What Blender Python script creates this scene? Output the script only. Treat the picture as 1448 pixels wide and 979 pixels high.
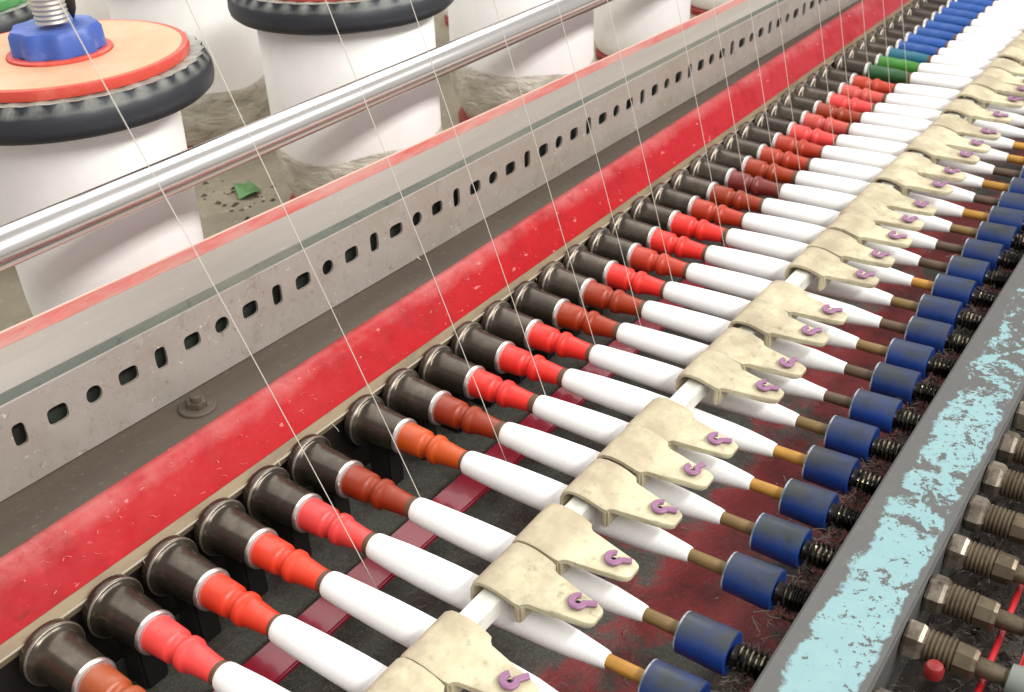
import bpy, bmesh, math, random
from mathutils import Vector, Matrix
random.seed(7)
S = bpy.context.scene
COL = S.collection
for o in list(bpy.data.objects): bpy.data.objects.remove(o)
PI = math.pi

# ------------------------------------------------------------------ camera
cam = bpy.data.objects.new('camera', bpy.data.cameras.new('camera'))
COL.objects.link(cam)
cam.data.sensor_width = 36.0
cam.data.lens = 37.474
cam.data.clip_start = 0.02
cam.data.clip_end = 100
rx = Vector((0.5733, -0.8185, -0.0360)); dn = Vector((-0.4476, -0.2760, -0.8506)); fw = Vector((0.6863, 0.5038, -0.5246))
cam.matrix_world = Matrix(((rx.x, -dn.x, -fw.x, -0.3184), (rx.y, -dn.y, -fw.y, -0.7263), (rx.z, -dn.z, -fw.z, 0.7685), (0, 0, 0, 1)))
S.camera = cam
cam.data.dof.use_dof = True; cam.data.dof.focus_distance = 1.15; cam.data.dof.aperture_fstop = 11.0

# ------------------------------------------------------------------ light
W = bpy.data.worlds.new('World'); S.world = W; W.use_nodes = True
bg = W.node_tree.nodes['Background']
bg.inputs['Color'].default_value = (1.0, 0.985, 0.96, 1); bg.inputs['Strength'].default_value = 0.40
def area(name, loc, target, sx, sy, power, col):
    l = bpy.data.lights.new(name, 'AREA'); l.shape = 'RECTANGLE'; l.size = sx; l.size_y = sy; l.energy = power; l.color = col
    o = bpy.data.objects.new(name, l); COL.objects.link(o); o.location = loc
    o.rotation_euler = (Vector(target) - Vector(loc)).to_track_quat('-Z', 'Y').to_euler()
    return o
area('overhead_rod_light', (1.6, 2.0, 2.6), (1.2, 0.6, 0), 6.0, 2.4, 95, (1.0, 0.98, 0.95))  # unseen overhead lamp, made broad so the chrome rod reflects a wide strip
area('ceiling_tube_lamp', (0.9, -2.3, 2.3), (0.9, 0.3, 0.1), 5.0, 0.35, 120, (1.0, 0.98, 0.95))
S.view_settings.view_transform = 'Standard'
S.view_settings.look = 'None'
S.view_settings.exposure = 0.46
S.view_settings.gamma = 1.0
S.render.engine = 'CYCLES'

# ------------------------------------------------------------------ materials
def srgb(r, g, b):
    f = lambda c: (c/255/12.92) if c/255 <= 0.04045 else ((c/255+0.055)/1.055)**2.4
    return (f(r), f(g), f(b), 1)
class Mat:
    def __init__(s, name, base, rough=0.5, metal=0.0, coat=0.0, spec=0.5, rand=False):
        s.m = bpy.data.materials.new(name); s.m.use_nodes = True
        s.t = s.m.node_tree; s.b = s.t.nodes['Principled BSDF']
        s.b.inputs['Roughness'].default_value = rough; s.b.inputs['Metallic'].default_value = metal
        s.b.inputs['Coat Weight'].default_value = coat; s.b.inputs['Specular IOR Level'].default_value = spec
        s.col = s.rgb(base); s.link(s.col, s.b.inputs['Base Color'])
        s.tc = s.t.nodes.new('ShaderNodeTexCoord'); s.co = s.tc.outputs['Object']
        if rand:
            oi = s.t.nodes.new('ShaderNodeObjectInfo'); cx = s.t.nodes.new('ShaderNodeVectorMath'); cx.operation = 'ADD'
            mu = s.t.nodes.new('ShaderNodeMath'); mu.operation = 'MULTIPLY'; mu.inputs[1].default_value = 37.0
            s.link(oi.outputs['Random'], mu.inputs[0]); s.link(s.co, cx.inputs[0]); s.link(mu.outputs[0], cx.inputs[1]); s.co = cx.outputs[0]
    def link(s, a, b): s.t.links.new(a, b)
    def rgb(s, c):
        n = s.t.nodes.new('ShaderNodeRGB'); n.outputs[0].default_value = c if len(c) == 4 else (*c, 1); return n.outputs[0]
    def noise(s, scale, detail=4, rough=0.6, stretch=None, dist=0.0):
        v = s.co
        if stretch:
            mp = s.t.nodes.new('ShaderNodeMapping'); mp.inputs['Scale'].default_value = stretch; s.link(v, mp.inputs['Vector']); v = mp.outputs[0]
        n = s.t.nodes.new('ShaderNodeTexNoise'); n.inputs['Scale'].default_value = scale; n.inputs['Detail'].default_value = detail
        n.inputs['Roughness'].default_value = rough; n.inputs['Distortion'].default_value = dist
        s.link(v, n.inputs['Vector']); return n.outputs['Fac']
    def ramp(s, v, a, b, lo=0.0, hi=1.0):
        n = s.t.nodes.new('ShaderNodeMapRange'); n.inputs[1].default_value = a; n.inputs[2].default_value = b
        n.inputs[3].default_value = lo; n.inputs[4].default_value = hi; s.link(v, n.inputs[0]); return n.outputs[0]
    def math(s, op, a, b):
        n = s.t.nodes.new('ShaderNodeMath'); n.operation = op
        for i, q in enumerate((a, b)):
            if isinstance(q, (int, float)): n.inputs[i].default_value = q
            else: s.link(q, n.inputs[i])
        return n.outputs[0]
    def axis(s, k):
        n = s.t.nodes.new('ShaderNodeSeparateXYZ'); s.link(s.co, n.inputs[0]); return n.outputs[k]
    def normal(s, k):
        g = s.t.nodes.new('ShaderNodeNewGeometry'); n = s.t.nodes.new('ShaderNodeSeparateXYZ'); s.link(g.outputs['Normal'], n.inputs[0]); return n.outputs[k]
    def over(s, fac, c):
        n = s.t.nodes.new('ShaderNodeMix'); n.data_type = 'RGBA'
        s.link(fac, n.inputs[0]); s.link(s.col, n.inputs[6]); s.link(s.rgb(c), n.inputs[7])
        s.col = n.outputs[2]; s.link(s.col, s.b.inputs['Base Color']); return s
    def rough(s, v): s.link(v, s.b.inputs['Roughness']); return s
    def bump(s, v, strength=0.3, dist=0.001):
        n = s.t.nodes.new('ShaderNodeBump'); n.inputs['Strength'].default_value = strength; n.inputs['Distance'].default_value = dist
        s.link(v, n.inputs['Height']); s.link(n.outputs[0], s.b.inputs['Normal']); return s
    def vary(s, amt=0.15):
        n = s.t.nodes.new('ShaderNodeObjectInfo'); h = s.t.nodes.new('ShaderNodeHueSaturation')
        s.link(s.ramp(n.outputs['Random'], 0, 1, 1-amt, 1+amt), h.inputs['Value']); s.link(s.col, h.inputs['Color'])
        s.col = h.outputs[0]; s.link(s.col, s.b.inputs['Base Color']); return s

# yarn
def yarn_mat(name, c, axis_scale, wk=1.0):
    m = Mat(name, c, 0.85, spec=0.2, rand=True)
    m.over(m.ramp(m.noise(18, 3), 0.45, 0.8, 0, 0.25), srgb(222, 218, 210))
    w = m.t.nodes.new('ShaderNodeTexWave'); w.bands_direction = axis_scale[0]; w.inputs['Scale'].default_value = axis_scale[1]
    w.inputs['Distortion'].default_value = 1.2; w.inputs['Detail'].default_value = 2
    m.link(m.co, w.inputs['Vector']); m.bump(m.math('ADD', m.math('MULTIPLY', w.outputs['Fac'], wk), m.noise(35, 4)), 0.4, 0.0007); return m.m
M_cop = yarn_mat('cop_yarn', srgb(243, 242, 240), ('Y', 130), 0.5)
M_pack = yarn_mat('package_yarn', srgb(250, 248, 244), ('Z', 90), 0.3)
M_thread = Mat('thread', srgb(206, 200, 188), 0.8).m
m = Mat('film', srgb(222, 216, 202), 0.34, spec=0.6)
m.over(m.ramp(m.noise(9, 5, 0.7, (1, 1, 2.5)), 0.4, 0.65), srgb(176, 168, 150))
m.bump(m.noise(14, 6, 0.65, (1.2, 1.2, 3.0), 1.5), 0.9, 0.012); M_film = m.m
# dark sleeves
m = Mat('sleeve_steel', srgb(70, 62, 53), 0.17, 0.6, rand=True)
m.over(m.ramp(m.noise(40, 4), 0.5, 0.75, 0, 0.45), srgb(108, 100, 86))
m.rough(m.ramp(m.noise(60, 3), 0.3, 0.7, 0.18, 0.3)).vary(0.22); M_sleeve = m.m
m = Mat('ring_steel', srgb(236, 232, 228), 0.3, 0.9); M_ring = m.m
m = Mat('rim_highlight', srgb(150, 140, 128), 0.33, 0.8); M_rim = m.m  # paler steel on the flange rim paints in its edge highlight
def plastic(name, c, r=0.38):
    m = Mat(name, c, r, coat=0.05, rand=True)
    dust = m.math('MULTIPLY', m.ramp(m.noise(70, 5, 0.7), 0.45, 0.75), m.ramp(m.normal(2), 0.2, 1.0, 0.0, 0.22))
    m.over(dust, tuple(min(1, c[i]*0.75+0.12) for i in range(3))); m.over(m.ramp(m.noise(22, 3), 0.55, 0.8, 0, 0.35), tuple(c[i]*0.55 for i in range(3)))
    m.rough(m.ramp(m.noise(50, 3), 0.3, 0.7, r-0.06, r+0.15)).vary(0.1); return m.m
COLLAR = dict(
    orange_brown=plastic('collar_orange_brown', srgb(158, 74, 34)), coral=plastic('collar_coral', srgb(232, 70, 66)),
    orange_red=plastic('collar_orange_red', srgb(222, 62, 34)), red=plastic('collar_red', srgb(226, 48, 38)),
    rust=plastic('collar_rust', srgb(150, 48, 12)), orange=plastic('collar_orange', srgb(196, 78, 18)),
    brick=plastic('collar_brick', srgb(172, 52, 26)), maroon=plastic('collar_maroon', srgb(118, 42, 36)),
    rose=plastic('collar_rose', srgb(190, 76, 66)), green=plastic('collar_green', srgb(52, 122, 34)), dark_green=plastic('collar_dark_green', srgb(36, 84, 40)),
    teal=plastic('collar_teal', srgb(18, 92, 110)), blue=plastic('collar_blue', srgb(24, 76, 150)))
M_neck = Mat('tube_neck', srgb(96, 66, 44), 0.6).m
def wood(name, c):
    m = Mat(name, c, 0.5, rand=True); m.over(m.ramp(m.noise(60, 4, 0.6, (3, 0.5, 3)), 0.45, 0.7, 0, 0.6), tuple(c[i]*0.55 for i in range(3))); m.vary(0.12); return m.m
TIP = dict(golden=wood('tip_golden', srgb(182, 132, 54)), olive=wood('tip_olive', srgb(122, 98, 58)), dark=wood('tip_dark', srgb(88, 70, 54)))
m = Mat('cap_blue', srgb(14, 50, 116), 0.38, rand=True)
dustz = m.math('ADD', m.ramp(m.normal(2), 0.25, 0.80, 0, 0.85), m.ramp(m.noise(26, 5, 0.7), 0.35, 0.7, -0.3, 0.3))
m.over(m.math('MULTIPLY', dustz, 1.0), srgb(48, 52, 54)); m.over(m.ramp(m.noise(45, 5, 0.7), 0.56, 0.72, 0, 0.7), srgb(24, 32, 48))
m.rough(m.ramp(m.noise(40, 3), 0.3, 0.7, 0.33, 0.6)).vary(0.15); M_cap = m.m
m = Mat('cap_edge', srgb(176, 184, 190), 0.5); m.over(m.ramp(m.noise(50, 4), 0.4, 0.6, 0, 0.9), srgb(70, 84, 96)); M_capedge = m.m
m = Mat('spring_black', srgb(30, 27, 25), 0.22, 0.4); m.over(m.ramp(m.noise(70, 4), 0.5, 0.6, 0, 0.8), srgb(54, 46, 36)); M_spring = m.m
m = Mat('coil_steel', srgb(128, 120, 100), 0.2, 0.9); m.over(m.ramp(m.noise(60, 4, 0.7), 0.30, 0.50), srgb(30, 27, 24)); M_coil = m.m
# clip
m = Mat('clip_cream', srgb(202, 194, 162), 0.6, rand=True)
m.over(m.ramp(m.noise(22, 5, 0.65), 0.42, 0.64, 0, 0.8), srgb(162, 148, 124)); m.over(m.ramp(m.noise(90, 4, 0.6), 0.58, 0.74, 0, 0.7), srgb(132, 118, 92))
sp = m.t.nodes.new('ShaderNodeSeparateXYZ'); m.link(m.tc.outputs['Object'], sp.inputs[0])
top = m.math('MULTIPLY', m.ramp(sp.outputs[1], -0.312, -0.285), m.ramp(m.noise(16, 4, 0.6), 0.32, 0.62, 0, 0.75)); m.over(top, srgb(160, 146, 122))
m.bump(m.noise(160, 4), 0.2, 0.001); m.vary(0.09); M_clip = m.m
M_hook = Mat('hook_mauve', srgb(142, 98, 130), 0.42).m
m = Mat('bar_white', srgb(226, 224, 214), 0.4); m.over(m.ramp(m.noise(40, 5), 0.5, 0.7, 0, 0.6), srgb(176, 178, 164)); M_bar = m.m
# red beam
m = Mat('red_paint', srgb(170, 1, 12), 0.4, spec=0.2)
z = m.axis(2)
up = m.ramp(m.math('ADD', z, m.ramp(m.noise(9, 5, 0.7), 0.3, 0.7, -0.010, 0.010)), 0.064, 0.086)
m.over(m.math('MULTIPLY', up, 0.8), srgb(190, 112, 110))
far = m.ramp(m.math('ADD', m.axis(0), m.ramp(m.noise(3, 4), 0.3, 0.7, -0.35, 0.35)), 0.8, 2.4, 0, 0.55)  # pinker toward the far end: lens fade put into the colour, plus dust
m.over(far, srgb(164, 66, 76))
m.over(m.ramp(m.noise(45, 6, 0.75), 0.57, 0.72, 0, 0.3), srgb(202, 30, 44)); m.over(m.ramp(m.noise(14, 6, 0.75), 0.48, 0.68, 0, 0.7), srgb(142, 4, 14)); m.over(m.ramp(m.noise(85, 5, 0.8), 0.58, 0.7, 0, 0.5), srgb(196, 40, 50)); m.over(m.ramp(m.noise(9, 6, 0.8, (0.6, 2, 2)), 0.64, 0.72, 0, 0.6), srgb(112, 8, 14))
m.over(m.ramp(m.noise(110, 2, 0.5, (0.5, 1, 1)), 0.70, 0.74, 0, 0.8), srgb(206, 120, 120))
m.rough(m.ramp(m.noise(30, 4), 0.3, 0.7, 0.34, 0.55)); m.bump(m.noise(70, 5, 0.6), 0.15, 0.001); M_red = m.m
m = Mat('edge_strip', srgb(140, 122, 96), 0.5, 0.2); m.over(m.ramp(m.noise(30, 5, 0.7, (0.4, 1, 1)), 0.45, 0.7, 0, 0.7), srgb(98, 84, 68)); M_strip = m.m
M_bead = Mat('edge_bead', srgb(196, 186, 166), 0.35, 0.5).m
# dirty bed plate
m = Mat('bed_grey', srgb(80, 70, 60), 0.6)
m.over(m.ramp(m.noise(6, 5, 0.7, (0.4, 2, 1)), 0.4, 0.7, 0, 0.7), srgb(98, 88, 76)); m.over(m.ramp(m.noise(120, 4, 0.7), 0.6, 0.78, 0, 0.5), srgb(150, 140, 128))
m.bump(m.noise(150, 4), 0.2, 0.001); M_bed = m.m
# slotted sheet
m = Mat('galvanised_sheet', srgb(168, 160, 152), 0.5, 0.25)
m.over(m.ramp(m.noise(8, 6, 0.7), 0.42, 0.68, 0, 0.6), srgb(148, 136, 122)); m.over(m.ramp(m.noise(55, 6, 0.75, None, 1.0), 0.56, 0.70, 0, 0.7), srgb(136, 122, 108))
m.over(m.ramp(m.noise(130, 3, 0.6), 0.66, 0.72, 0, 0.8), srgb(212, 204, 196)); m.over(m.ramp(m.noise(24, 5, 0.7), 0.62, 0.72, 0, 0.5), srgb(190, 182, 172))
m.over(m.ramp(m.noise(75, 5, 0.8, (1, 1, 0.6), 0.8), 0.60, 0.68, 0, 0.65), srgb(112, 100, 88)); m.over(m.ramp(m.noise(3.5, 6, 0.7, (1, 1, 2)), 0.5, 0.7, 0, 0.5), srgb(158, 150, 138))
m.rough(m.ramp(m.noise(40, 4), 0.3, 0.7, 0.4, 0.62)); m.bump(m.noise(60, 5), 0.15, 0.001); M_sheet = m.m
m = Mat('gutter_green', srgb(90, 96, 86), 0.5); m.over(m.ramp(m.noise(12, 5, 0.7, (0.3, 1, 1)), 0.42, 0.68, 0, 0.7), srgb(124, 120, 106)); m.over(m.ramp(m.noise(60, 4, 0.7), 0.58, 0.72, 0, 0.7), srgb(62, 62, 54)); M_gutter = m.m
m = Mat('slot_shade', srgb(60, 64, 58), 0.6); m.over(m.ramp(m.noise(30, 4), 0.45, 0.65), srgb(40, 38, 36)); M_slotshade = m.m  # dim interior of the slots, its shade put into the colour
m = Mat('tray_dust', srgb(158, 150, 142), 0.6); m.over(m.ramp(m.noise(7, 5, 0.7, (0.3, 3, 1)), 0.42, 0.68, 0, 0.65), srgb(142, 134, 124)); m.over(m.ramp(m.noise(140, 3), 0.64, 0.75, 0, 0.4), srgb(204, 192, 178)); M_tray = m.m
m = Mat('lip_red', srgb(186, 62, 58), 0.42)
m.over(m.ramp(m.noise(7, 6, 0.75, (0.5, 3, 3)), 0.34, 0.56, 0, 0.9), srgb(184, 138, 128)); m.over(m.ramp(m.noise(26, 5, 0.75), 0.52, 0.66, 0, 0.5), srgb(206, 120, 112)); M_lip = m.m
M_lipedge = Mat('lip_edge', srgb(232, 190, 176), 0.4).m
m = Mat('chrome', srgb(238, 233, 230), 0.12, 1.0); m.rough(m.ramp(m.noise(14, 5, 0.7, (0.2, 3, 3)), 0.3, 0.7, 0.16, 0.27)); M_chrome = m.m
# packages
m = Mat('tyre_rubber', srgb(40, 42, 48), 0.45); dz = m.math('MULTIPLY', m.ramp(m.normal(2), 0.35, 0.8), m.ramp(m.noise(30, 5, 0.7), 0.3, 0.65, 0.25, 1.0)); m.over(dz, srgb(176, 178, 166)); M_tyre = m.m
m = Mat('disc_orange', srgb(212, 164, 126), 0.5); m.over(m.ramp(m.noise(10, 5, 0.65), 0.45, 0.7, 0, 0.8), srgb(218, 190, 158)); M_disc = m.m
m = Mat('disc_red', srgb(206, 74, 60), 0.4); m.over(m.ramp(m.noise(25, 5, 0.7), 0.5, 0.72, 0, 0.6), srgb(226, 120, 100)); M_discred = m.m
m = Mat('disc_green', srgb(64, 140, 74), 0.45); m.over(m.ramp(m.noise(20, 4), 0.4, 0.7, 0, 0.6), srgb(150, 200, 140)); M_discgreen = m.m
m = Mat('knob_blue', srgb(62, 92, 172), 0.45); m.over(m.ramp(m.noise(30, 5, 0.7), 0.5, 0.72, 0, 0.6), srgb(124, 146, 206)); M_knob = m.m
m = Mat('screw_metal', srgb(196, 190, 178), 0.35, 0.6); M_screw = m.m
m = Mat('base_red', srgb(150, 44, 40), 0.5); m.over(m.ramp(m.noise(20, 5), 0.5, 0.7, 0, 0.5), srgb(110, 60, 52)); M_base = m.m
# deck
m = Mat('deck_concrete', srgb(150, 142, 122), 0.75)
m.over(m.ramp(m.noise(7, 6, 0.7), 0.4, 0.7, 0, 0.7), srgb(122, 112, 94)); m.over(m.ramp(m.noise(60, 5, 0.7), 0.55, 0.72, 0, 0.7), srgb(168, 160, 142)); m.bump(m.noise(80, 5), 0.3, 0.003); M_deck = m.m
M_debris = Mat('debris', srgb(88, 78, 64), 0.9).m
m = Mat('scrap_green', srgb(112, 156, 100), 0.6); m.over(m.ramp(m.noise(40, 4), 0.45, 0.7, 0, 0.7), srgb(78, 118, 70)); M_scrap = m.m
# base plate under the spindles : red paint under lint
m = Mat('base_plate', srgb(134, 50, 52), 0.42)
y = m.axis(1)
lint = m.math('ADD', m.ramp(y, -0.36, -0.14, 0.05, 0.9), m.ramp(m.noise(6, 5, 0.65), 0.34, 0.66, -0.4, 0.8))
m.over(m.ramp(lint, 0.3, 0.55), srgb(74, 74, 68)); m.over(m.math('MULTIPLY', m.ramp(lint, 0.2, 0.5), m.ramp(m.noise(260, 4, 0.8), 0.45, 0.65, 0, 0.75)), srgb(104, 102, 94))
m.over(m.ramp(m.noise(13, 6, 0.75), 0.46, 0.66, 0, 0.85), srgb(54, 36, 34))
m.rough(m.ramp(lint, 0.2, 0.6, 0.35, 0.95)); m.bump(m.noise(200, 4, 0.7), 0.7, 0.003); M_plate = m.m
m = Mat('rail_red', srgb(140, 16, 44), 0.3, coat=0.2); m.over(m.ramp(m.noise(40, 4), 0.5, 0.75, 0, 0.5), srgb(110, 20, 34)); M_rail = m.m
M_dark = Mat('dark_oil', srgb(34, 30, 28), 0.4).m
m = Mat('bracket', srgb(40, 38, 37), 0.3, 0.3); M_bracket = m.m
# right beam : grey primer with chipped aqua paint
m = Mat('chipped_aqua', srgb(86, 86, 84), 0.45)
m.over(m.ramp(m.noise(60, 5, 0.7), 0.5, 0.75, 0, 0.4), srgb(106, 104, 99))
yy = m.axis(1); xx = m.axis(0)
side = m.math('MULTIPLY', m.ramp(m.math('ADD', yy, m.ramp(m.noise(26, 5, 0.7), 0.3, 0.7, -0.010, 0.010)), -0.5345, -0.5305, 1, 0),
              m.ramp(m.math('ADD', yy, m.ramp(m.noise(30, 4, 0.6), 0.3, 0.7, -0.004, 0.004)), -0.5905, -0.588, 0, 1))
chip = m.math('ADD', m.noise(50, 7, 0.72, (0.9, 0.9, 1), 0.3), m.ramp(xx, 0.25, 1.25, 0.10, -0.075))
chip = m.math('ADD', chip, m.ramp(m.noise(7, 4, 0.6), 0.3, 0.7, -0.06, 0.06))
fine = m.math('ADD', m.noise(170, 4, 0.6), m.ramp(m.noise(16, 3), 0.35, 0.65, -0.05, 0.07))
paint = m.math('MULTIPLY', m.math('MULTIPLY', side, m.ramp(chip, 0.482, 0.494)), m.ramp(fine, 0.355, 0.37))
m.over(paint, srgb(126, 160, 164)); m.over(m.math('MULTIPLY', paint, m.ramp(m.noise(22, 5, 0.7), 0.45, 0.7, 0, 0.55)), srgb(140, 168, 168)); m.over(m.ramp(m.noise(90, 4, 0.7), 0.66, 0.74, 0, 0.5), srgb(96, 86, 74)); m.bump(paint, 0.5, 0.0012)
m.rough(m.ramp(paint, 0, 1, 0.42, 0.55)); M_aqua = m.m
# brass fittings
m = Mat('dirty_brass', srgb(108, 96, 78), 0.34, 0.6, rand=True)
m.over(m.ramp(m.noise(35, 5, 0.7), 0.42, 0.66, 0, 0.85), srgb(92, 78, 64)); m.over(m.ramp(m.noise(80, 4, 0.7), 0.58, 0.74, 0, 0.7), srgb(52, 42, 36))
m.rough(m.ramp(m.noise(50, 4), 0.3, 0.7, 0.26, 0.55)); m.vary(0.15); m.bump(m.noise(90, 4), 0.15, 0.001); M_brass = m.m
m = Mat('nut_steel', srgb(146, 136, 122), 0.34, 0.6, rand=True); m.over(m.ramp(m.noise(30, 5, 0.7), 0.44, 0.60, 0, 0.85), srgb(96, 84, 72)); m.over(m.ramp(m.noise(70, 5, 0.8), 0.56, 0.7, 0, 0.7), srgb(52, 44, 38)); m.vary(0.15); M_nut = m.m
M_union = Mat('union_grey', srgb(122, 128, 122), 0.45, 0.2).m
M_redplastic = Mat('red_plastic', srgb(176, 30, 36), 0.4).m
M_plug = Mat('plug_red', srgb(128, 26, 28), 0.5).m
M_bluespot = Mat('blue_plastic', srgb(60, 120, 190), 0.35).m
m = Mat('under_oil', srgb(46, 38, 33), 0.55); m.over(m.ramp(m.noise(50, 5, 0.7), 0.52, 0.7, 0, 0.7), srgb(84, 72, 60)); m.over(m.ramp(m.noise(180, 2), 0.70, 0.76, 0, 0.8), srgb(140, 130, 118)); m.bump(m.noise(60, 5), 0.5, 0.004); M_under = m.m
M_lint = Mat('lint', srgb(120, 116, 106), 0.95).m
M_beamlint = Mat('beam_lint', srgb(222, 150, 148), 0.9).m
M_fluff = Mat('fluff_dark', srgb(70, 62, 52), 0.95).m

# ------------------------------------------------------------------ mesh helpers
def mesh(name, V, F, mat=None, smooth=True):
    me = bpy.data.meshes.new(name); me.from_pydata([tuple(v) for v in V], [], F); me.update()
    bm = bmesh.new(); bm.from_mesh(me); bmesh.ops.recalc_face_normals(bm, faces=bm.faces); bm.to_mesh(me); bm.free()
    if mat: me.materials.append(mat)
    if smooth:
        me.polygons.foreach_set('use_smooth', [True]*len(me.polygons)); me.set_sharp_from_angle(angle=math.radians(38))
    return me
def link(name, me, parent=None, loc=(0, 0, 0), mat=None):
    o = bpy.data.objects.new(name, me); COL.objects.link(o); o.location = loc
    if parent: o.parent = parent
    if mat:
        o.material_slots[0].link = 'OBJECT'; o.material_slots[0].material = mat
    return o
def tag(o, label, cat, group=None):
    o['label'] = label; o['category'] = cat
    if group: o['group'] = group
    return o
def struct(o): o['kind'] = 'structure'; return o
def empty(name, loc, label, cat, group=None):
    o = bpy.data.objects.new(name, None); COL.objects.link(o); o.location = loc; o.empty_display_size = 0.02
    return tag(o, label, cat, group)
def lathe(name, prof, mat, n=28, axis='Y', hexn=None, cap=True, fn=None):
    """prof: list of (t, r) along the axis"""
    V = []; F = []
    n = hexn or n
    for i, (t, r) in enumerate(prof):
        for k in range(n):
            a = 2*PI*k/n; rr = r; tt = t
            if fn: rr, tt = fn(i, a, r, t)
            c, s = math.cos(a)*rr, math.sin(a)*rr
            V.append((c, tt, s) if axis == 'Y' else ((c, s, tt) if axis == 'Z' else (tt, c, s)))
    for i in range(len(prof)-1):
        for k in range(n):
            F.append((i*n+k, i*n+(k+1) % n, (i+1)*n+(k+1) % n, (i+1)*n+k))
    if cap: F.append(tuple(range(n))); F.append(tuple(range((len(prof)-1)*n, len(prof)*n)))
    return mesh(name, V, F, mat)
def loft(name, P0, P1, x0, x1, mat, closed=True, n=2, smooth=True):
    """sweep a YZ profile from x0 (P0) to x1 (P1)"""
    V = []; F = []; m_ = len(P0)
    for i in range(n):
        t = i/(n-1)
        for (a, b) in zip(P0, P1): V.append((x0+(x1-x0)*t, a[0]+(b[0]-a[0])*t, a[1]+(b[1]-a[1])*t))
    for i in range(n-1):
        for k in range(m_ if closed else m_-1):
            F.append((i*m_+k, i*m_+(k+1) % m_, (i+1)*m_+(k+1) % m_, (i+1)*m_+k))
    if closed: F.append(tuple(range(m_))); F.append(tuple(range((n-1)*m_, n*m_)))
    return mesh(name, V, F, mat, smooth)
def box(name, x0, x1, y0, y1, z0, z1, mat, bev=0.0):
    bm = bmesh.new(); bmesh.ops.create_cube(bm, size=1)
    for v in bm.verts: v.co = Vector(((x0+x1)/2+v.co.x*(x1-x0), (y0+y1)/2+v.co.y*(y1-y0), (z0+z1)/2+v.co.z*(z1-z0)))
    if bev: bmesh.ops.bevel(bm, geom=list(bm.edges), offset=bev, segments=2, affect='EDGES')
    me = bpy.data.meshes.new(name); bm.to_mesh(me); bm.free(); me.materials.append(mat)
    return me
def tube(name, pts, r, mat, n=8, taper=None):
    V = []; F = []
    pts = [Vector(p) for p in pts]
    ref = Vector((0.31, 0.2, 0.93)).normalized()
    for i, p in enumerate(pts):
        d = (pts[min(i+1, len(pts)-1)]-pts[max(i-1, 0)]).normalized()
        a = d.cross(ref).normalized(); b = d.cross(a)
        rr = r*(taper[i] if taper else 1)
        for k in range(n): V.append(p+a*math.cos(2*PI*k/n)*rr+b*math.sin(2*PI*k/n)*rr)
    for i in range(len(pts)-1):
        for k in range(n): F.append((i*n+k, i*n+(k+1) % n, (i+1)*n+(k+1) % n, (i+1)*n+k))
    F.append(tuple(range(n))); F.append(tuple(range((len(pts)-1)*n, len(pts)*n)))
    return mesh(name, V, F, mat)

# ------------------------------------------------------------------ setting
PITCH = 0.07
def spx(i): return i*PITCH + (0.028 if i >= 6 else 0) + (0.022 if i >= 29 else 0)
X0, X1 = -0.45, 4.6
struct(link('creel_deck', box('creel_deck', -0.8, 6.5, 0.39, 3.6, -0.06, -0.02, M_deck)))
struct(link('machine_base', box('machine_base', X0, X1, -0.508, 0.30, -0.11, -0.085, M_plate)))
struct(link('machine_floor', box('machine_floor', X0, X1, -1.5, -0.512, -0.13, -0.085, M_under)))
struct(link('bed_plate', box('bed_plate', X0, X1, 0.128, 0.385, 0.055, 0.07, M_bed)))

# red beam
t = empty('red_beam', (0, 0.1, 0.02), 'long glossy red painted beam with dusty top edge above the dark sleeves', 'machine beam')
P = [(0.0835, 0.0315), (0.112, 0.0715), (0.1165, 0.0765), (0.122, 0.0795), (0.128, 0.0800), (0.1345, 0.077), (0.136, 0.071), (0.136, 0.0555), (0.10, 0.03)]
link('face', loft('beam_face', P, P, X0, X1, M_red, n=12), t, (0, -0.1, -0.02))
P = [(0.0768, 0.0215), (0.0835, 0.0310), (0.0995, 0.0295), (0.095, 0.010), (0.0800, 0.010)]
link('edge_strip', loft('edge_strip', P, P, X0, X1, M_strip, n=2, smooth=False), t, (0, -0.1, -0.02))
P = [(0.0763+0.0013*math.cos(a*PI/4), 0.0205+0.0013*math.sin(a*PI/4)) for a in range(8)]
link('edge_bead', loft('edge_bead', P, P, X0, X1, M_bead), t, (0, -0.1, -0.02))
link('back_plate', box('back_plate', X0, X1, 0.085, 0.098, -0.085, 0.0095, M_dark), t, (0, -0.1, -0.02))

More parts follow.
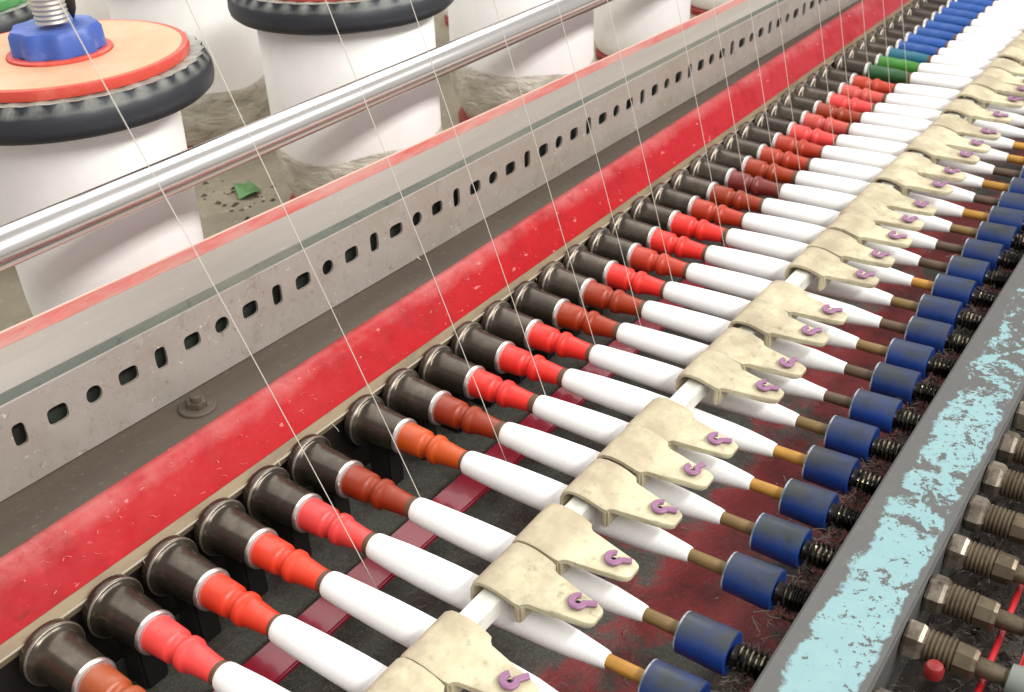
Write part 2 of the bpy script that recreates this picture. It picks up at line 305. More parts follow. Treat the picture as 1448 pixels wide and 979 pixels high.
# slotted channel: sheet with real holes, gutter, tray and red lip (it runs slightly askew to the row)
ch = empty('slotted_channel', (0, 0.222, 0.07), 'grey slotted sheet metal channel with dusty tray and worn red rear lip', 'metal channel')
D = (0, -0.222, -0.07)
def sheet_mesh():
    V = []; F = []; x = -0.45+0.0049; pitch = 0.0445; k = 0
    n0 = int(round((0.1045-x)/pitch)); x = 0.1045-n0*pitch
    kinds = ['v', 'h', 'o', 'h']
    N = 24
    def P3(px, pz): return (px, 0.2225-0.0295*px, pz)
    i = -n0
    while x < 2.9:
        kd = kinds[i % 4]
        cz = 0.1325-0.003*x
        if kd == 'v': w, h, pw = 0.0078, 0.0142, 4
        elif kd == 'h': w, h, pw = 0.0124, 0.0100, 4
        else: w, h, pw = 0.0102, 0.0102, 2.2
        w *= random.uniform(0.93, 1.07); h *= random.uniform(0.93, 1.07)
        xl, xr = x-pitch/2, x+pitch/2; zb, zt = 0.0712, 0.1715-0.0015*x
        inner = []; outer = []
        for q in range(N):
            a = 2*PI*q/N+PI/N; c, s = math.cos(a), math.sin(a)
            rr = 1/((abs(c)**pw+abs(s)**pw)**(1/pw))
            inner.append((x+c*rr*w, cz+s*rr*h))
            m_ = max(abs(c), abs(s)); ux, uz = c/m_, s/m_
            outer.append(((xr if ux > 0 else xl) if abs(abs(ux)-1) < 1e-6 else x+ux*pitch/2, (zt if uz > 0 else zb) if abs(abs(uz)-1) < 1e-6 else (cz+uz*((zt-cz) if uz > 0 else (cz-zb)))))
        # exact corners
        b = len(V)
        for p in inner: V.append(P3(*p))
        for p in outer: V.append(P3(*p))
        for q in range(N):
            q2 = (q+1) % N
            F.append((b+q, b+q2, b+N+q2, b+N+q))
        for (cx, cz2) in ((xl, zb), (xr, zb), (xr, zt), (xl, zt)):
            # the gap triangle at each corner
            cand = sorted(range(N), key=lambda q: (outer[q][0]-cx)**2+(outer[q][1]-cz2)**2)
            a1 = cand[0]
            near = [(a1+1) % N, (a1-1) % N]
            a2 = next((q for q in near if abs(outer[q][0]-outer[a1][0]) > 1e-6 and abs(outer[q][1]-outer[a1][1]) > 1e-6), None)
            if a2 is not None:
                V.append(P3(cx, cz2)); F.append((b+N+a1, b+N+a2, len(V)-1))
        x += pitch; i += 1
    me = mesh('perforated_sheet', V, F, M_sheet, smooth=False)
    bm = bmesh.new(); bm.from_mesh(me); bmesh.ops.remove_doubles(bm, verts=bm.verts, dist=1e-5); bmesh.ops.recalc_face_normals(bm, faces=bm.faces); bm.to_mesh(me); bm.free()
    return me
so = link('perforated_sheet', sheet_mesh(), ch, D)
md = so.modifiers.new('thick', 'SOLIDIFY'); md.thickness = 0.0035; md.offset = 0
def sk(P, dz=0.0):   # far end profile
    return [(a-0.029*(2.9-X0)-max(0, (a-0.25))*0.25*(2.9-X0)*0.9, b) for a, b in P]
def base(P): return [(a+0.029*0.45, b) for a, b in P]
def chan(name, P, mat, closed=True):
    P0 = base(P); link(name, loft(name, P0, [(a, b) for a, b in sk(P0)], X0, 2.9, mat, closed, n=6), ch, D)
chan('gutter', [(0.2265, 0.156), (0.234, 0.1535), (0.252, 0.1565), (0.2620, 0.1625), (0.2620, 0.152), (0.2265, 0.148)], M_gutter)
chan('tray', [(0.2625, 0.1628), (0.285, 0.1642), (0.318, 0.1685), (0.3385, 0.1733), (0.3385, 0.163), (0.2625, 0.152)], M_tray)
chan('lip', [(0.3390, 0.1735), (0.344, 0.1762), (0.351, 0.1815), (0.3545, 0.1835), (0.357, 0.1830), (0.3575, 0.178), (0.3575, 0.07), (0.352, 0.07), (0.352, 0.165), (0.3390, 0.164)], M_lip)
chan('lip_edge', [(0.3545+0.0013*math.cos(a*PI/4), 0.1838+0.0013*math.sin(a*PI/4)) for a in range(8)], M_lipedge)

chan('added_slot_backing', [(0.2390, 0.072), (0.2390, 0.1475), (0.2420, 0.1475), (0.2420, 0.072)], M_slotshade)  # plate added behind the slots to give their interior a dim tone

# bolt on the bed plate
b = empty('hex_bolt', (0.291, 0.178, 0.07), 'dull hex bolt with wide round washer in the grey trough below the slotted sheet', 'bolt')
link('washer', lathe('washer', [(0, 0.022), (0.0025, 0.022), (0.0035, 0.021), (0.0035, 0.006)], M_bed, 28, 'Z'), b)
link('nut', lathe('bolt_nut', [(0.0035, 0.0125), (0.010, 0.0125), (0.0115, 0.0115)], M_nut, hexn=6, axis='Z'), b)
link('shank', lathe('bolt_shank', [(0.011, 0.0065), (0.017, 0.0065), (0.018, 0.0055)], M_bed, 14, 'Z'), b)

# chrome rod
tag(link('chrome_rod', lathe('chrome_rod', [(-0.6, 0.0215), (3.4, 0.0215)], M_chrome, 64, 'X'), None, (0, 0.30, 0.290)), 'polished chrome rod running across the front of the white yarn packages', 'rod')

# ------------------------------------------------------------------ yarn packages with flywheels
def crumple(seed, amp):
    rnd = random.Random(seed); ph = [(rnd.uniform(0, 6.28), rnd.randint(3, 17), rnd.uniform(-9, 9)) for _ in range(9)]
    def fn(i, a, r, t):
        d = sum(math.sin(a*n+p+t*q*6) for p, n, q in ph)/9
        return r*(1+amp*d*2.2), t
    return fn
def tyre_mesh(R):
    N = 216; r0 = R-0.030
    prof = [(0.345, r0), (0.331, R-0.020), (0.331, R-0.009), (0.337, R-0.002), (0.346, R), (0.357, R-0.001), (0.366, R-0.004), (0.3725, R-0.009), (0.3765, R-0.0105), (0.3775, R-0.019), (0.376, r0-0.008)]
    def fn(i, a, r, t):
        tri = abs(((a*36/(2*PI)) % 1)-0.5)*2
        if i in (7, 8): return r+(0.0008 if i == 7 else 0.0030)*(tri-0.5)*2, t+0.0008*tri
        if i == 9: return r-0.002*tri, t-0.0022*tri
        return r, t
    return lathe('tyre', prof, M_tyre, N, 'Z', cap=False, fn=fn)
TYRE = tyre_mesh(0.187)
def knob_mesh():
    def fn(i, a, r, t): return r*(1+0.045*math.cos(a*9)), t
    return lathe('knob', [(0.392, 0.053), (0.395, 0.056), (0.419, 0.055), (0.425, 0.051), (0.425, 0.03), (0.423, 0.022)], M_knob, 108, 'Z', fn=fn)
KNOB = knob_mesh()
DISC = lathe('disc', [(0.377, 0.05), (0.377, 0.160), (0.383, 0.1615), (0.3895, 0.160), (0.3895, 0.154)], M_discred, 72, 'Z')
FACE = lathe('disc_face', [(0.3885, 0.0665), (0.3905, 0.0665), (0.3905, 0.1525), (0.3885, 0.1530)], M_disc, 72, 'Z')
HUB = lathe('hub_ring', [(0.389, 0.0655), (0.393, 0.0655), (0.395, 0.063), (0.395, 0.056), (0.389, 0.054)], M_discred, 48, 'Z')
SCREW = lathe('screw', [(0.43+0.006*k+d, 0.0215-(0.0018 if d else 0)) for k in range(34) for d in (0, 0.003)], M_screw, 28, 'Z')
def package(x, y, rb, rt, wrap, label, group, face=M_disc, top=True, dz=0.0, seed=1):
    p = empty('yarn_package', (x, y, -0.02), label, 'yarn package', group)
    L = (0, 0, 0.02)
    link('base', lathe('base', [(-0.0195, rb-0.010), (-0.006, rb-0.008), (-0.002, rb-0.011), (-0.002, rb*0.5)], M_base, 64, 'Z'), p, L)
    z0 = 0.105 if wrap else 0.0
    if wrap:
        pr = [(-0.001, rb*0.84), (0.012, rb*0.87), (0.028, rb*0.92), (0.045, rb*0.965), (0.06, rb*0.99), (0.08, rb*1.005), (0.098, rb*1.01), (0.112, rb*1.008), (0.116, rb*0.995)]
        fn0 = crumple(seed, 0.014)
        link('film_wrap', lathe('film_wrap', pr, M_film, 96, 'Z', fn=lambda i, a, r, t: fn0(i, a, r, t) if i < 7 else (r, t+0.008*math.sin(a*2+seed)+0.004*math.sin(a*5))), p, L)
        pr = [(0.09, rb*0.985), (0.115, rb), (0.2, rb+(rt-rb)*0.5), (0.318, rt), (0.326, rt-0.006), (0.328, 0.05)]
    else:
        pr = [(-0.001, rb*0.86), (0.010, rb*0.93), (0.03, rb*0.985), (0.06, rb), (0.2, rb+(rt-rb)*0.5), (0.318, rt), (0.326, rt-0.006), (0.328, 0.05)]
    link('yarn_body', lathe('yarn_body', pr, M_pack, 72, 'Z'), p, L)
    if top:
        w = link('tyre', TYRE, p, L)
        d = link('disc', DISC, p, L, M_discgreen if face is M_discgreen else None)
        link('disc_face', FACE, d, (0, 0, 0), face); link('hub_ring', HUB, d)
        k = link('knob', KNOB, p, L); link('screw', SCREW, p, L)
    return p
g1 = 'front row yarn packages behind the chrome rod'
pk = package(0.4625, 0.55, 0.127, 0.133, False, 'white yarn package under black tyre flywheel with blue knob', g1, seed=3)
link('latch', lathe('latch', [(0.425, 0.001), (0.437, 0.006), (0.46, 0.0085), (0.50, 0.0085)], M_dark, 10, 'Z'), pk, (0.033, 0.004, 0.02))
package(0.99, 0.55, 0.146, 0.147, True, 'white yarn package with black tyre flywheel cut by the top of the picture', g1, seed=5)
package(1.50, 0.55, 0.150, 0.148, True, 'broad white yarn package wrapped in grey film, right of the second flywheel', g1, seed=8)
package(2.01, 0.55, 0.118, 0.120, False, 'narrow plain white yarn package on red base at the top of the picture', g1, seed=9)
package(2.52, 0.55, 0.13, 0.13, False, 'farthest yarn package, only its red base showing at the top edge', g1, seed=11)
g2 = 'rear row yarn packages'
package(0.555, 1.035, 0.14, 0.14, False, 'yarn package with green flywheel disc in the upper left corner', g2, face=M_discgreen, seed=13)
package(1.085, 1.08, 0.147, 0.147, True, 'rear white yarn package with creased grey film, between the two front flywheels', g2, seed=15)
package(1.60, 1.08, 0.147, 0.147, True, 'rear white yarn package showing between the second and third front packages', g2, seed=17)
package(2.11, 1.08, 0.14, 0.14, False, 'rear white yarn package half hidden by the third front package', g2, seed=19)
g3 = 'hindmost yarn packages'
for k, (x, lb) in enumerate(((0.82, 'hindmost pale yarn package above the blue knob'), (1.33, 'hindmost pale yarn package left of the second flywheel'), (1.84, 'hindmost pale yarn package behind the second flywheel'))):
    package(x, 1.62, 0.15, 0.15, False, lb, g3, top=False, seed=30+k)

# debris on the deck
V = []; F = []; rnd = random.Random(4)
for k in range(34):
    cx, cy = rnd.gauss(0.875, 0.04), rnd.gauss(0.775, 0.045); s = rnd.uniform(0.002, 0.008); b0 = len(V)
    for q in range(5):
        a = q*1.2566+rnd.uniform(-.4, .4); V.append((cx+math.cos(a)*s, cy+math.sin(a)*s*rnd.uniform(.5, 1), -0.02))
    V.append((cx, cy, -0.02+s*0.6)); F += [(b0+q, b0+(q+1) % 5, b0+5) for q in range(5)]
o = link('dirt_crumbs', mesh('dirt_crumbs', V, F, M_debris, False)); o['kind'] = 'stuff'; tag(o, 'dark crumbs of dirt on the grey deck around the green scrap', 'dirt')
V = [(-.024, -.012, .001), (-.006, -.026, .010), (.026, -.018, .002), (.020, .006, .020), (.030, .026, .004), (-.004, .022, .018), (.002, .000, .002)]
F = [(0, 1, 6), (1, 2, 6), (2, 3, 6), (3, 4, 6), (4, 5, 6), (5, 0, 6)]
V2 = V+[(a, b_, c-.0015) for a, b_, c in V]; F2 = F+[(c+7, b_+7, a+7) for a, b_, c in F]+[(a, (a+1) % 6, (a+1) % 6+7, a+7) for a in range(6)]
tag(link('paper_scrap', mesh('paper_scrap', V2, F2, M_scrap, False), None, (0.892, 0.768, -0.018)), 'small crumpled green scrap lying on the deck between the front packages', 'paper scrap')

# ------------------------------------------------------------------ spindles
SLEEVE = lathe('sleeve', [(0.072, 0.020), (0.072, 0.0318), (0.0710, 0.0322), (0.0630, 0.0322), (0.0606, 0.0310), (0.0590, 0.0290), (0.0565, 0.0270), (0.0525, 0.0257), (0.046, 0.0250), (0.030, 0.0238), (0.014, 0.0226), (0.0048, 0.0219), (0.0048, 0.016)], M_sleeve, 40)
RIM = lathe('sleeve_rim', [(0.0638, 0.0323), (0.0628, 0.03275), (0.0615, 0.03240), (0.0606, 0.0315), (0.0612, 0.0306)], M_rim, 40, cap=False)
RING = lathe('steel_ring', [(0.0050, 0.0190), (0.0050, 0.0220), (0.0042, 0.0227), (0.0010, 0.0228), (-0.0010, 0.0220), (-0.0016, 0.0206), (-0.0016, 0.0185)], M_ring, 36, cap=False)
COLL = lathe('collar', [(0.002, 0.0186), (-0.004, 0.0189), (-0.022, 0.0180), (-0.0300, 0.0175), (-0.0312, 0.0170), (-0.0325, 0.0150), (-0.0345, 0.0140), (-0.0380, 0.0135), (-0.0415, 0.0138), (-0.0432, 0.0150), (-0.0442, 0.0172), (-0.0456, 0.0180), (-0.0510, 0.0179), (-0.0528, 0.0172), (-0.0545, 0.0156), (-0.058, 0.0148), (-0.066, 0.0140), (-0.078, 0.0127), (-0.089, 0.0121), (-0.0895, 0.010)], COLLAR['red'], 32)
COLL_FAR = lathe('collar_plain', [(0.002, 0.0186), (-0.03, 0.0178), (-0.045, 0.0165), (-0.05, 0.0172), (-0.07, 0.0155), (-0.089, 0.0135), (-0.0895, 0.010)], COLLAR['blue'], 20)
NECK = lathe('neck', [(-0.0885, 0.0126), (-0.0965, 0.0126)], M_neck, 24)
def cop(k):
    r = random.Random(k); f = r.uniform(0.97, 1.04); e = r.uniform(-0.004, 0.004)
    return lathe('yarn_cop', [(-0.0945, 0.0105), (-0.0945, 0.0128), (-0.0962, 0.0142), (-0.100, 0.0150), (-0.110, 0.0156), (-0.135, 0.0168*f), (-0.17, 0.0179*f), (-0.20, 0.0183*f), (-0.235, 0.0181*f), (-0.265, 0.0170*f), (-0.295, 0.0156*f), (-0.325, 0.0144*f), (-0.345, 0.0134), (-0.362, 0.0113), (-0.378, 0.0092), (-0.3855+e, 0.0081), (-0.3862+e, 0.0074), (-0.386+e, 0.006)], M_cop, 36)
COPS = [cop(k) for k in range(5)]
TIPM = lathe('tube_tip', [(-0.380, 0.0068), (-0.400, 0.0070), (-0.428, 0.0074)], TIP['olive'], 18)
CAP = lathe('cap', [(-0.4262, 0.008), (-0.4262, 0.0196), (-0.4272, 0.0206), (-0.4295, 0.02095), (-0.452, 0.0216), (-0.4750, 0.0222), (-0.4780, 0.0217), (-0.4788, 0.0200), (-0.4775, 0.016), (-0.475, 0.009)], M_cap, 40)
CAPE = lathe('cap_edge', [(-0.4265, 0.0199), (-0.4264, 0.0205), (-0.4274, 0.0209), (-0.4284, 0.0209)], M_capedge, 40, cap=False)
pr = [(-0.478, 0.0115)]
SPRING = lathe('threaded_end', pr+[(-0.484, 0.0092), (-0.5108, 0.0092)], M_spring, 24)
COIL = tube('coil', [(math.cos(q*PI/8)*0.0118, -0.4838-q*0.0265/80, math.sin(q*PI/8)*0.0118) for q in range(81)], 0.0017, M_coil, 6)
BRACK = box('bracket', -0.014, 0.014, 0.022, 0.055, -0.085, -0.012, M_bracket, 0.003)
cols = ['orange_brown', 'coral', 'orange_red', 'orange_red', 'coral', 'rust', 'orange', 'rust', 'red', 'red', 'red', 'rust', 'rust', 'red', 'brick', 'red', 'red', 'brick', 'rust', 'maroon', 'rust', 'brick', 'brick', 'coral', 'rose', 'rust', 'coral', 'rose', 'brick', 'dark_green', 'green', 'teal'] 
tips = ['golden', 'golden', 'golden', 'golden', 'golden', 'olive', 'olive', 'olive', 'golden', 'golden', 'olive', 'dark', 'dark', 'olive', 'dark', 'olive', 'golden', 'dark', 'dark', 'olive', 'golden', 'dark', 'golden', 'dark']
ordn = 'first second third fourth fifth sixth seventh eighth ninth tenth eleventh twelfth thirteenth fourteenth fifteenth sixteenth seventeenth eighteenth nineteenth twentieth'.split()
def nth(k): return ordn[k] if k < 20 else 'twenty-'+ordn[k-20]
special = {0: 'spindle with orange-brown collar, cut by the lower left corner of the picture',
           1: 'spindle with bright coral collar, nearest coral one, beside the orange-brown collar',
           2: 'spindle with orange-red collar, next above the nearest coral collar',
           3: 'spindle with orange-red collar whose cop runs under the bare bar gap nearest the viewer',
           4: 'spindle with pinkish coral collar between an orange-red and a rust-brown collar',
           5: 'spindle with dark rust collar just before the wider gap in the row',
           6: 'spindle with bright orange collar, the only orange one, just past the wider gap',
           29: 'spindle with dark green collar, the nearer and darker of the two green ones',
           30: 'spindle with bright green collar, farther of the two green ones',
           31: 'spindle with teal collar between the green collar and the blue ones'}
def make_spindle(i):
    j = i if i >= 0 else 0
    cn = cols[i] if 0 <= i < len(cols) else ('blue' if i > 0 else 'coral')
    if i in special: lb = special[i]
    elif i > 31: lb = 'spindle with blue collar, %s of the blue ones beyond the teal collar' % nth(i-32)
    else: lb = 'spindle with %s collar, %s before the dark-green-collared one counting back towards the viewer' % (cn.replace('_', '-'), nth(28-i))
    jy = random.uniform(-0.0025, 0.0025)
    t = empty('spindle', (spx(i)+random.uniform(-.0012, .0012), jy*0.6, random.uniform(-.0008, .0008)), lb, 'spindle', 'spindles in the row')
    if i > 31: t['group'] = 'blue collared spindles far up the row'
    def spin(o): o.rotation_euler = (0, random.uniform(0, 6.28), 0); return o
    s = link('sleeve', SLEEVE, t); link('rim', RIM, s); link('steel_ring', RING, s)
    link('bracket', BRACK, t)
    c = spin(link('collar', COLL if i < 29 else COLL_FAR, t, mat=COLLAR[cn])); link('neck', NECK, t)
    spin(link('yarn_cop', COPS[random.randrange(5)], t, (0, random.uniform(-.003, .003), 0)))
    tc = tips[i] if 0 <= i < len(tips) else random.choice(['golden', 'olive', 'dark'])
    link('tube_tip', TIPM, t, mat=TIP[tc])
    k = link('cap', CAP, t, (0, jy, 0)); link('cap_edge', CAPE, k); spin(link('coil', COIL, link('threaded_end', SPRING, t)))
for i in range(0, 44): make_spindle(i)

# red rail under the collars
tag(link('red_rail', box('red_rail', X0, X1, -0.100, -0.056, -0.060, -0.052, M_rail, 0.002)), 'narrow crimson rail running below the spindle collars', 'rail')

# ------------------------------------------------------------------ clips on their bar
tag(link('clip_bar', box('clip_bar', X0, X1, -0.2795, -0.2575, 0.0225, 0.0435, M_bar, 0.0015)), 'square whitish bar carrying the cream clips, bare in the gaps', 'bar')
def clip_mesh(seed):
    r = random.Random(seed)
    path = [(-0.2445, 0.0205, .0330, .0045), (-0.2432, 0.029, .0330, .0045), (-0.2438, 0.040, .0330, .0047), (-0.2475, 0.0490, .0330, .0050), (-0.2545, 0.0540, .0330, .0052), (-0.264, 0.0555, .0330, .0054),
            (-0.276, 0.0546, .0330, .0056), (-0.2870, 0.0520, .0330, .006), (-0.2960, 0.0490, .0326, .0066), (-0.3005, 0.0476, .0314, .007), (-0.3030, 0.0469, .0270, .0074), (-0.3060, 0.0463, .0245, .0076), (-0.318, 0.0454, .0222, .0078), (-0.335, 0.0443, .0186, .0078), (-0.350, 0.0433, .0156, .0076), (-0.3600, 0.0426, .0136, .0072), (-0.3650, 0.0421, .0112, .0066), (-0.3675, 0.0418, .0080, .005)]
    U = [-1, -0.94, -0.6, -0.2, 0.2, 0.6, 0.94, 1]
    V = []; F = []; n = len(U)
    nrm = []
    for i, p in enumerate(path):
        a = path[max(0, i-1)]; b_ = path[min(len(path)-1, i+1)]
        d = Vector((b_[0]-a[0], b_[1]-a[1])).normalized(); nrm.append((d.y, -d.x))
    for lay in (0, 1):
        for i, p in enumerate(path):
            for u in U:
                off = -p[3]*lay
                rnd_ = 0.0009 if abs(u) == 1 else 0
                off += (-rnd_ if lay == 0 else rnd_)
                wv = r.uniform(-.0003, .0003)
                V.append((u*p[2]+0.001, p[0]+nrm[i][0]*(-off)*-1, p[1]+nrm[i][1]*(-off)*-1+wv))
    m_ = len(path); B = m_*n
    for i in range(m_-1):
        for k in range(n-1):
            F.append((i*n+k, i*n+k+1, (i+1)*n+k+1, (i+1)*n+k)); F.append((B+i*n+k, B+i*n+k+1, B+(i+1)*n+k+1, B+(i+1)*n+k))
        F.append((i*n, (i+1)*n, B+(i+1)*n, B+i*n)); F.append((i*n+n-1, (i+1)*n+n-1, B+(i+1)*n+n-1, B+i*n+n-1))
    for k in range(n-1): F.append((k, k+1, B+k+1, B+k)); e = (m_-1)*n; F.append((e+k, e+k+1, B+e+k+1, B+e+k))
    return mesh('clip_body', V, F, M_clip)
CLIPS = [clip_mesh(k) for k in range(3)]
WALL = box('front_wall', -0.0310, 0.0320, -0.3015, -0.2935, 0.0215, 0.0455, M_clip, 0.0025)
hp = []
for k in range(15):
    a = math.radians(330-k*22); rr = 0.0054+0.0001*k
    hp.append((math.cos(a)*rr, math.sin(a)*rr, 0.0005+0.0003*k))
hp = [(0.0125, -0.0125, -0.0005), (0.0085, -0.0085, 0)]+hp[1:]
HOOK = tube('hook', hp, 0.0037, M_hook, 10)
EYE = lathe('hook_eye', [(0.0, 0.0035), (0.0006, 0.0035)], M_dark, 12, 'Z')
CX = [0.110, 0.180, 0.285, 0.352, 0.444, 0.515, 0.582, 0.703, 0.773, 0.852, 0.922, 1.046, 1.113, 1.190, 1.253, 1.316, 1.410, 1.4735, 1.571, 1.636, 1.705, 1.798, 1.895, 1.967]
while len(CX) < 40: CX.append(CX[-1]+random.choice([0.066, 0.07, 0.07, 0.09]))
cl_lab = {0: 'cream clip cut off by the bottom edge of the picture', 1: 'cream clip just below the bare bar gap nearest the viewer',
          2: 'cream clip just above the bare bar gap nearest the viewer', 3: 'cream clip just below the second bare bar gap from the bottom',
          4: 'cream clip just above the second bare bar gap from the bottom', 5: 'middle cream clip of three between the second and third bar gaps', 6: 'cream clip just below the third bare bar gap from the bottom',
          7: 'cream clip just above the third bare bar gap from the bottom', 8: 'second cream clip above the third bare bar gap', 9: 'third cream clip above the third bare bar gap', 10: 'cream clip just below the fourth, farthest bare bar gap', 11: 'cream clip just above the fourth, farthest bare bar gap'}
for i, x in enumerate(CX):
    lb = cl_lab.get(i) or ('cream clip, %s above the fourth and farthest bare bar gap' % nth(i-11) if i < 40 else 'small cream clip in the far unbroken run at the right edge')
    t = empty('thread_clip', (x+random.uniform(-.001, .001), random.uniform(-.0015, .0015), 0), lb, 'clip', 'far cream clips' if i >= 24 else 'cream clips along the bar')
    t.rotation_euler = (math.radians(random.uniform(-0.4, 0.4)), 0, math.radians(random.uniform(-0.5, 0.5)))
    link('body', CLIPS[i % 3], t); link('front_wall', WALL, t)
    h = link('hook', HOOK, t, (0.001+random.uniform(-.002, .002), -0.3435+random.uniform(-.002, .002), 0.0462)); h.scale = (1, 1, 0.62); h.rotation_euler = (math.radians(2), 0, math.radians(random.uniform(-25, 35)))
    link('eye', EYE, h, (0, 0, -0.0012))

# ------------------------------------------------------------------ right hand beam and fittings
tag(link('painted_beam', box('painted_beam', X0, X1, -0.5985, -0.5115, -0.085, 0.0215, M_aqua, 0.0025)), 'grey steel beam with chipped aqua paint between the caps and the brass fittings', 'machine beam')
NUT = lathe('nut', [(-0.599, 0.0165), (-0.599, 0.0192), (-0.602, 0.0212), (-0.6125, 0.0212), (-0.6160, 0.0190), (-0.6185, 0.016)], M_nut, hexn=6)
for p in NUT.polygons: p.use_smooth = False
pr = [(-0.6175, 0.0150)]
for k in range(6): t0 = -0.6185-k*0.0042; pr += [(t0, 0.0153), (t0-0.0012, 0.0172), (t0-0.0028, 0.0172), (t0-0.0040, 0.0153)]
THR = lathe('thread_ring', pr, M_brass, 30)
BAR = lathe('hex_barrel', [(-0.6435, 0.0150), (-0.6445, 0.0172), (-0.660, 0.0165), (-0.6635, 0.0148), (-0.6640, 0.011)], M_brass, hexn=8)
for p in BAR.polygons: p.use_smooth = False
STEM = lathe('stem', [(-0.662, 0.0100), (-0.680, 0.0096), (-0.684, 0.0088), (-0.715, 0.0084)], M_brass, 20)
UNI = lathe('union', [(-0.690, 0.010), (-0.691, 0.0155), (-0.7, 0.0165), (-0.712, 0.0160), (-0.716, 0.012)], M_union, 24)
fit_lab = {1: 'dirty brass pipe fitting lowest at the bottom right corner', 2: 'brass pipe fitting beside the small red round end', }
vis = ['lowest', 'second lowest', 'third lowest', 'fourth lowest', 'fifth lowest', 'sixth lowest', 'seventh lowest', 'eighth lowest']
for i in range(4, 14):
    k = i-4
    lb = ('brass pipe fitting with hex nut, %s of those beside the painted beam' % vis[k]) if k < 8 else ('brass pipe fitting at the right picture edge, last but one up the beam' if k == 8 else 'last brass pipe fitting up the beam at the right picture edge')
    t = empty('pipe_fitting', (spx(i)+0.010+random.uniform(-.002, .002), random.uniform(-.001, .001), random.uniform(-.001, .001)), lb, 'pipe fitting', 'brass fittings beside the painted beam'); t.scale = (0.93, 1, 0.93)
    for nm, me_ in (('nut', NUT), ('thread_ring', THR), ('hex_barrel', BAR), ('stem', STEM), ('union', UNI)):
        o = link(nm, me_, t); o.rotation_euler = (0, random.uniform(0, 6.28), 0)
tag(link('red_conduit', lathe('red_conduit', [(0.2, 0.0031), (2.0, 0.0031)], M_redplastic, 14, 'X'), None, (0, -0.672, -0.019)), 'thin bright red rod crossing beneath the brass fittings', 'rod')
b = empty('red_switch_box', (0.47, -0.718, -0.01), 'red box with blue button at the lower right corner', 'switch box')
link('body', box('switch_body', -0.012, 0.045, -0.04, 0.022, -0.03, 0.018, M_redplastic, 0.003), b)
link('button', lathe('button', [(0.0, 0.006), (0.004, 0.006), (0.006, 0.004)], M_bluespot, 16, 'Z'), b, (-0.018, 0.012, 0.012))
tag(link('red_plug', lathe('red_plug', [(-0.004, 0.006), (-0.003, 0.0085), (0.005, 0.009), (0.009, 0.007), (0.0105, 0.003)], M_plug, 20, 'Z'), None, (0.430, -0.634, -0.002)), 'small round red plug at the foot of the nearest brass fittings', 'plug')

# ------------------------------------------------------------------ threads : taut parallel yarns coming down to the spindles
TX = [0.2612, 0.3634, 0.5039, 0.6094, 0.7343, 0.8459, 0.9512, 1.1205, 1.2233, 1.3385, 1.4374, 1.6018, 1.6964, 1.8112, 1.925, 2.035]
dx, dy = 0.213, -0.1521
for k, x in enumerate(TX):
    pts = []
    for q in range(9):
        u = q/8; h = u*1.5; sag = 0.0006*math.sin(u*PI*3+k)
        pts.append((-dx*h+sag, -dy*h, h))
    r = 0.00046
    if k < 8: lb = 'taut white thread crossing the machine, %s counted from the left' % nth(k)
    else: lb = 'taut white thread in the far half, %s counted from the left' % nth(k)
    tag(link('thread', tube('thread', pts, r, M_thread, 6), None, (x, -0.11, -0.04)), lb, 'thread', 'threads coming down to the spindles')

# ------------------------------------------------------------------ lint
rnd = random.Random(11)
V = []; F = []
def fibre(x, y, z, l, w):
    a = rnd.uniform(0, 6.28); c = rnd.uniform(-2.2, 2.2); px, py, pz = x, y, z; b0 = len(V)
    for q in range(5):
        nx, ny = -math.sin(a)*w, math.cos(a)*w
        V.append((px+nx, py+ny, pz)); V.append((px-nx, py-ny, pz+w*.5))
        px += math.cos(a)*l/4; py += math.sin(a)*l/4; pz = max(z, pz+rnd.uniform(-.3, .45)*l/4); a += c/4
    for q in range(4): F.append((b0+2*q, b0+2*q+1, b0+2*q+3, b0+2*q+2))
for k in range(2600):
    x = 0.1+2.3*rnd.random()**1.6; y = rnd.uniform(-0.50, 0.0)
    fibre(x, y, -0.0845, rnd.uniform(.003, .011), rnd.uniform(.00015, .00035))
o = link('lint_fibres', mesh('lint_fibres', V, F, M_lint, False)); o['kind'] = 'stuff'; tag(o, 'pale lint fibres lying over the base beneath the spindles', 'lint')
V = []; F = []
for k in range(170):
    x = 0.0+2.0*rnd.random()**1.4; u = rnd.random(); fibre(x, 0.086+0.030*u, 0.0355+0.0425*u, rnd.uniform(.003, .009), rnd.uniform(.00018, .00035))
o = link('beam_lint', mesh('beam_lint', V, F, M_beamlint, False)); o['kind'] = 'stuff'; tag(o, 'short pale lint bits stuck on the red beam face', 'lint')
V = []; F = []
for k in range(3000):
    i = rnd.choice([1, 2, 3, 4, 5, 6, 7, 8, 9, 10, 11, 12, 13, 14, 15, 16, 17, 18, 19, 20])
    fibre(spx(i)+rnd.gauss(0.0, 0.02), rnd.uniform(-0.508, -0.478), rnd.uniform(-0.03, -0.004), rnd.uniform(.008, .02), rnd.uniform(.0003, .0007))
o = link('oily_fluff', mesh('oily_fluff', V, F, M_fluff, False)); o['kind'] = 'stuff'; tag(o, 'dark oily fluff gathered round the threaded spindle ends', 'lint')

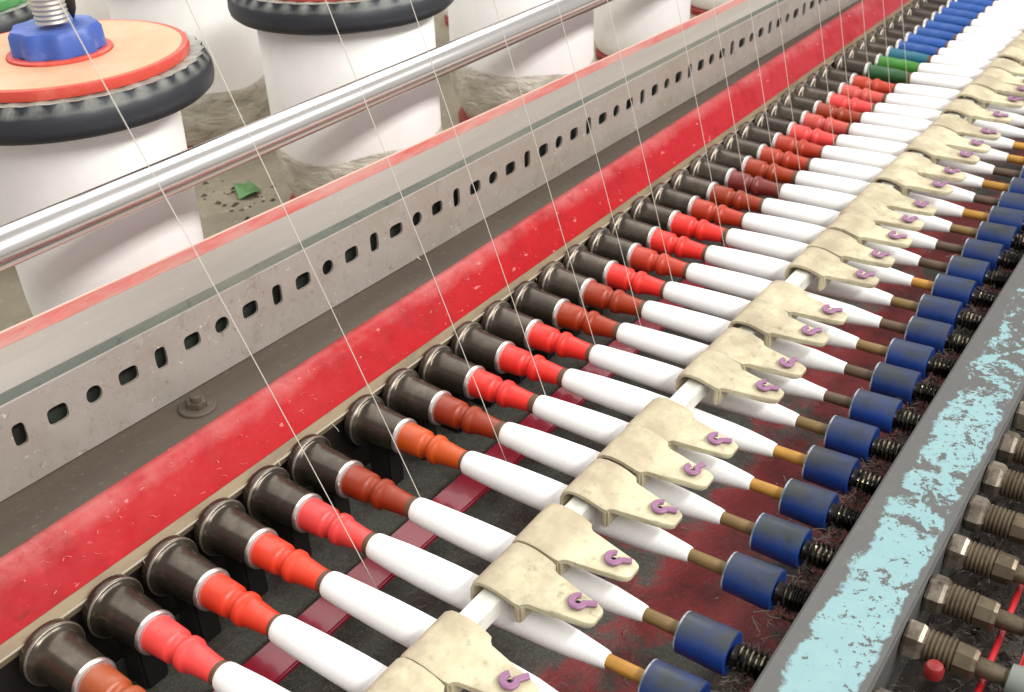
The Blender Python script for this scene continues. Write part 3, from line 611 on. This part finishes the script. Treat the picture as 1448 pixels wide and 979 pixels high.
V = []; F = []
def wisp(p, d, l, w, sag):
    b0 = len(V); x, y, z = p; dx_, dy_, dz_ = d
    for q in range(9):
        V.append((x-w, y, z)); V.append((x+w, y+w*.4, z+w*.4))
        x += dx_*l/8+rnd.gauss(0, l*.025); y += dy_*l/8+rnd.gauss(0, l*.025); z += dz_*l/8-sag*q/64*l+rnd.gauss(0, l*.01)
    for q in range(8): F.append((b0+2*q, b0+2*q+1, b0+2*q+3, b0+2*q+2))
wisp((0.72, 0.200, 0.074), (0.25, -0.7, -0.6), 0.03, 0.0005, 0)
for k in range(14):
    x = rnd.uniform(0.2, 1.8); wisp((x, 0.374-0.057*x, 0.186), (rnd.uniform(-1, 1), rnd.uniform(-.3, .5), rnd.uniform(.2, .9)), rnd.uniform(.012, .035), 0.0003, .6)
for k in range(40):
    i = rnd.randint(0, 24); x = spx(i)+rnd.uniform(-.03, .03); wisp((x, rnd.uniform(-0.47, -0.39), rnd.uniform(-0.08, -0.03)), (rnd.uniform(-1, 1), rnd.uniform(-.6, .6), rnd.uniform(-.1, .4)), rnd.uniform(.015, .045), 0.0004, .2)
for k in range(60):
    x = rnd.uniform(0.0, 1.9); wisp((x, 0.0775+rnd.uniform(-.001, .002), 0.022), (rnd.uniform(-.5, .5), rnd.uniform(-.9, -.2), rnd.uniform(-.5, .3)), rnd.uniform(.006, .02), 0.00025, .5)
o = link('lint_wisps', mesh('lint_wisps', V, F, M_thread, False)); o['kind'] = 'stuff'; tag(o, 'loose pale lint wisps clinging to edges of the machine', 'lint')

V = []; F = []
for k in range(2600):
    i = rnd.randint(4, 13); x = spx(i)+0.045+rnd.gauss(0, 0.014); y = rnd.uniform(-0.70, -0.605)
    fibre(x, y, rnd.uniform(-0.06, -0.025), rnd.uniform(.006, .02), rnd.uniform(.0003, .0008))
for k in range(110):
    i = rnd.randint(4, 13); x = spx(i)+0.045+rnd.gauss(0, 0.014); y = rnd.uniform(-0.69, -0.606); z = rnd.uniform(-0.075, -0.03); q = rnd.uniform(.003, .008); b0 = len(V)
    for (a, b_, c) in ((1, 0, 0), (-1, 0, 0), (0, 1, 0), (0, -1, 0), (0, 0, 1), (0, 0, -1)): V.append((x+a*q*rnd.uniform(.6, 1.3), y+b_*q*rnd.uniform(.6, 1.3), z+c*q*rnd.uniform(.5, 1)))
    for (a, b_, c) in ((0, 2, 4), (2, 1, 4), (1, 3, 4), (3, 0, 4), (2, 0, 5), (1, 2, 5), (3, 1, 5), (0, 3, 5)): F.append((b0+a, b0+b_, b0+c))
o = link('greasy_lint', mesh('greasy_lint', V, F, M_under, True)); o['kind'] = 'stuff'; tag(o, 'dark greasy lint and grit packed between the brass fittings', 'lint')
